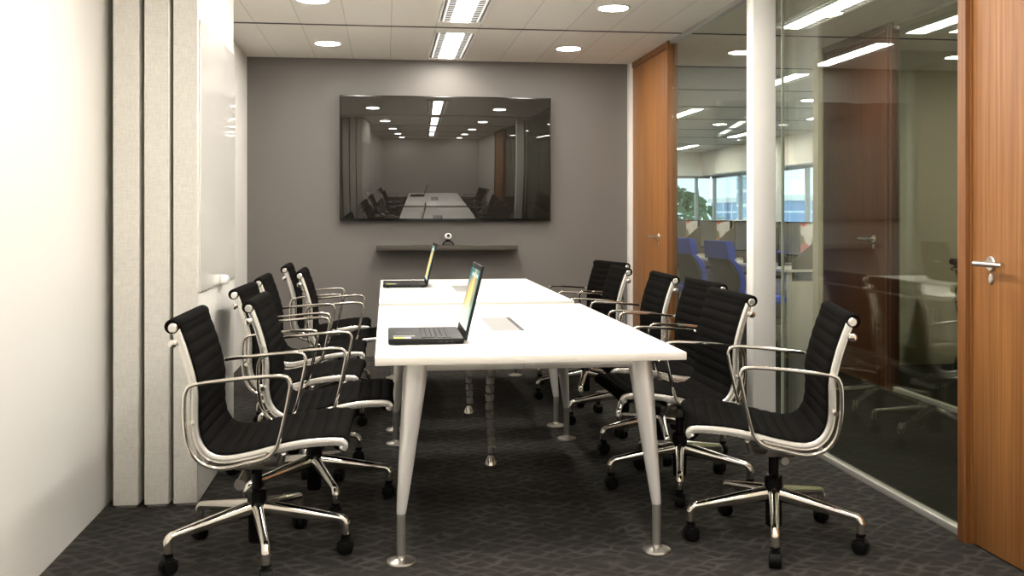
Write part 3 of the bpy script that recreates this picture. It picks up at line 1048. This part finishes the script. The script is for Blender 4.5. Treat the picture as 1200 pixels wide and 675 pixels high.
for k in range(18):
    a = k * 2.4; rr = 0.012 + 0.030 * ((k * 7) % 10) / 10
    b.lathe([(0.004, -0.012), (0.014, -0.005), (0.013, 0.008), (0.003, 0.012)], 8, Matrix.Translation((rr * math.cos(a), rr * math.sin(a), 0.125 + 0.02 * ((k * 3) % 5) / 5)))
b.build('blossom', M['flower'], pt)
b = B()
for k in range(8):
    a = k * PI / 4
    b.tube([(0.006 * math.cos(a), 0.006 * math.sin(a), 0.08), (0.03 * math.cos(a), 0.03 * math.sin(a), 0.115)], [0.006, 0.002], 6)
b.build('stem', M['leaf'], pt)

def make_task_chair():
    r = empty('task_chair')
    # tall curved back: grey shell behind, blue cushion in front and over the top
    def back(x_off, w, th, z0, z1, name, m_, n=10):
        rings = []
        for i in range(n + 1):
            t_ = i / n
            z = z0 + (z1 - z0) * t_
            x = -0.20 - 0.10 * t_ - 0.05 * math.sin(PI * t_ * 0.9) * -1 + x_off
            ww = w * (0.86 + 0.14 * math.sin(PI * min(1, t_ * 0.9 + 0.15)))
            if i == n: ww *= 0.86
            rings.append([(x - th / 2, -ww, z), (x - th / 2 - 0.006, 0, z), (x - th / 2, ww, z), (x + th / 2 + 0.015, ww * 1.01, z), (x + th / 2, 0, z), (x + th / 2 + 0.015, -ww * 1.01, z)])
        b_ = B(); b_.loft(rings)
        return b_.build(name, m_, r)
    back(0.0, 0.215, 0.035, 0.53, 0.83, 'back_shell', M['mesh_grey'])
    back(0.034, 0.232, 0.032, 0.52, 0.83, 'back_cushion', M['blue_fabric'])
    b_ = B()
    rings = []
    for i in range(6):
        t_ = i / 5
        z = 0.83 + 0.155 * t_
        x = -0.272 - 0.02 * t_
        ww = 0.23 * (1 - 0.10 * t_ ** 2)
        rings.append([(x - 0.02, -ww, z), (x - 0.026, 0, z), (x - 0.02, ww, z), (x + 0.05, ww, z), (x + 0.036, 0, z), (x + 0.05, -ww, z)])
    b_.loft(rings); b_.build('headrest', M['blue_fabric'], r)
    b_ = B(); b_.box(-0.22, 0.27, -0.25, 0.25, 0.43, 0.50, 0.025, 3); b_.build('seat', M['blue_fabric'], r)
    for sy in (-1, 1):
        b_ = B()
        b_.box(-0.10, 0.17, sy * 0.29 - 0.04, sy * 0.29 + 0.04, 0.66, 0.69, 0.012)
        b_.tube([(0.0, sy * 0.25, 0.42), (0.0, sy * 0.30, 0.50), (0.02, sy * 0.29, 0.665)], [0.02, 0.022, 0.02], 10)
        b_.build('armrest', M['black_plastic'], r)
    b_ = B(); b_.lathe([(0.03, 0.09), (0.03, 0.25), (0.02, 0.25), (0.02, 0.38), (0.09, 0.39), (0.10, 0.43)], 16); b_.tube([(-0.1, 0, 0.40), (-0.22, 0, 0.46), (-0.235, 0, 0.60)], 0.025, 8)
    b_.build('column', M['black_plastic'], r)
    for k in range(5):
        a = 2 * PI * k / 5 + 0.3
        c_, s_ = math.cos(a), math.sin(a)
        b_ = B(); b_.tube([(0.03 * c_, 0.03 * s_, 0.115), (0.29 * c_, 0.29 * s_, 0.085)], [0.028, 0.016], 8)
        lg = b_.build('leg', M['black_plastic'], r)
        b_ = B(); b_.lathe([(0.012, -0.02), (0.028, -0.016), (0.03, 0), (0.028, 0.016), (0.012, 0.02)], 14, Matrix.Translation((0.29 * c_, 0.29 * s_, 0.030)) @ Matrix.Rotation(a, 4, 'Z') @ Matrix.Rotation(PI / 2, 4, 'X'))
        b_.tube([(0.29 * c_, 0.29 * s_, 0.045), (0.29 * c_, 0.29 * s_, 0.08)], 0.009, 8)
        b_.build('caster', M['black_gloss'], lg)
    return r
tc0 = make_task_chair()
for i, (y, rz, nm) in enumerate([(8.50, 8, 'nearest the white post'), (9.55, 8, 'second from the white post'), (10.6, 0, 'farthest, partly behind the far door')]):
    c = tc0 if i == 0 else copy_tree(tc0)
    c.location = (3.22, y, 0); c.rotation_euler = (0, 0, math.radians(rz))
    tag(c, 'blue and grey office task chair beyond the glass, %s' % nm, 'chair', 'blue task chairs')
cb = B().box(3.30, 5.2, 13.4, 13.8, 0.0, 1.14, 0.006).build('storage_cabinet', M['cabinet'])
tag(cb, 'long white storage cabinet at the end of the desks', 'cabinet')
dl = B()
for k in range(4):
    x = 3.32 + k * 0.47
    dl.box(x, x + 0.45, 13.382, 13.40, 0.06, 1.10, 0.003)
dl.build('door', M['cabinet'], cb)

# ------------------------------------------------------------------ outside
def building(x0, x1, y0, y1, z0, z1, m_, label):
    b = empty('office_building', ((x0 + x1) / 2, (y0 + y1) / 2, z0))
    hx, hy = (x1 - x0) / 2, (y1 - y0) / 2
    B().box(-hx, hx, -hy, hy, 0, z1 - z0).build('facade', m_, b)
    B().box(-hx - 0.3, hx + 0.3, -hy - 0.3, hy + 0.3, z1 - z0, z1 - z0 + 0.6).build('roof', M['trim_white'], b)
    tag(b, label, 'building')
building(42.9, 66, 100, 126, -30, 2.7, M['facade_blue'], 'low blue glazed building seen through the office window')
building(26.9, 28.4, 70, 73, -30, 12, M['facade_pale'], 'tall pale blue tower seen through the office window')
def tree(x, y, h, label):
    t_ = empty('tree', (x, y, -8))
    B().tube([(0, 0, 0), (0.1, 0, h * 0.5), (0, 0.1, h * 0.8)], [0.22, 0.15, 0.06], 8).build('trunk', M['bark'], t_)
    b = B()
    rnd = random.Random(int(x * 10 + y))
    for k in range(420):
        a, u = rnd.random() * 2 * PI, rnd.random()
        rr = h * 0.24 * math.sqrt(rnd.random()) * math.sin(PI * (0.12 + 0.85 * u))
        c = Vector((rr * math.cos(a), rr * math.sin(a), h * (0.35 + 0.65 * u)))
        d1 = Vector((rnd.uniform(-1, 1), rnd.uniform(-1, 1), rnd.uniform(-1, 1))).normalized() * 0.32
        d2 = d1.orthogonal().normalized() * 0.18
        t2 = bmesh.new()
        vs = [t2.verts.new(c + d1), t2.verts.new(c + d2 + Vector((0, 0, .05))), t2.verts.new(c - d1), t2.verts.new(c - d2)]
        t2.faces.new(vs)
        b.add(t2)
    b.build('crown', M['leaf'], t_, smooth=False)
    tag(t_, label, 'tree', 'trees outside')
tree(16.6, 54, 10.6, 'leafy green tree outside the end windows, farther one')
tree(12.3, 38.5, 10.0, 'leafy green tree outside the end windows, nearer one')
structure(B().box(-60, 160, 23, 200, -31, -30).build('ground', M['shelf']), 'street level far below the windows', 'ground')
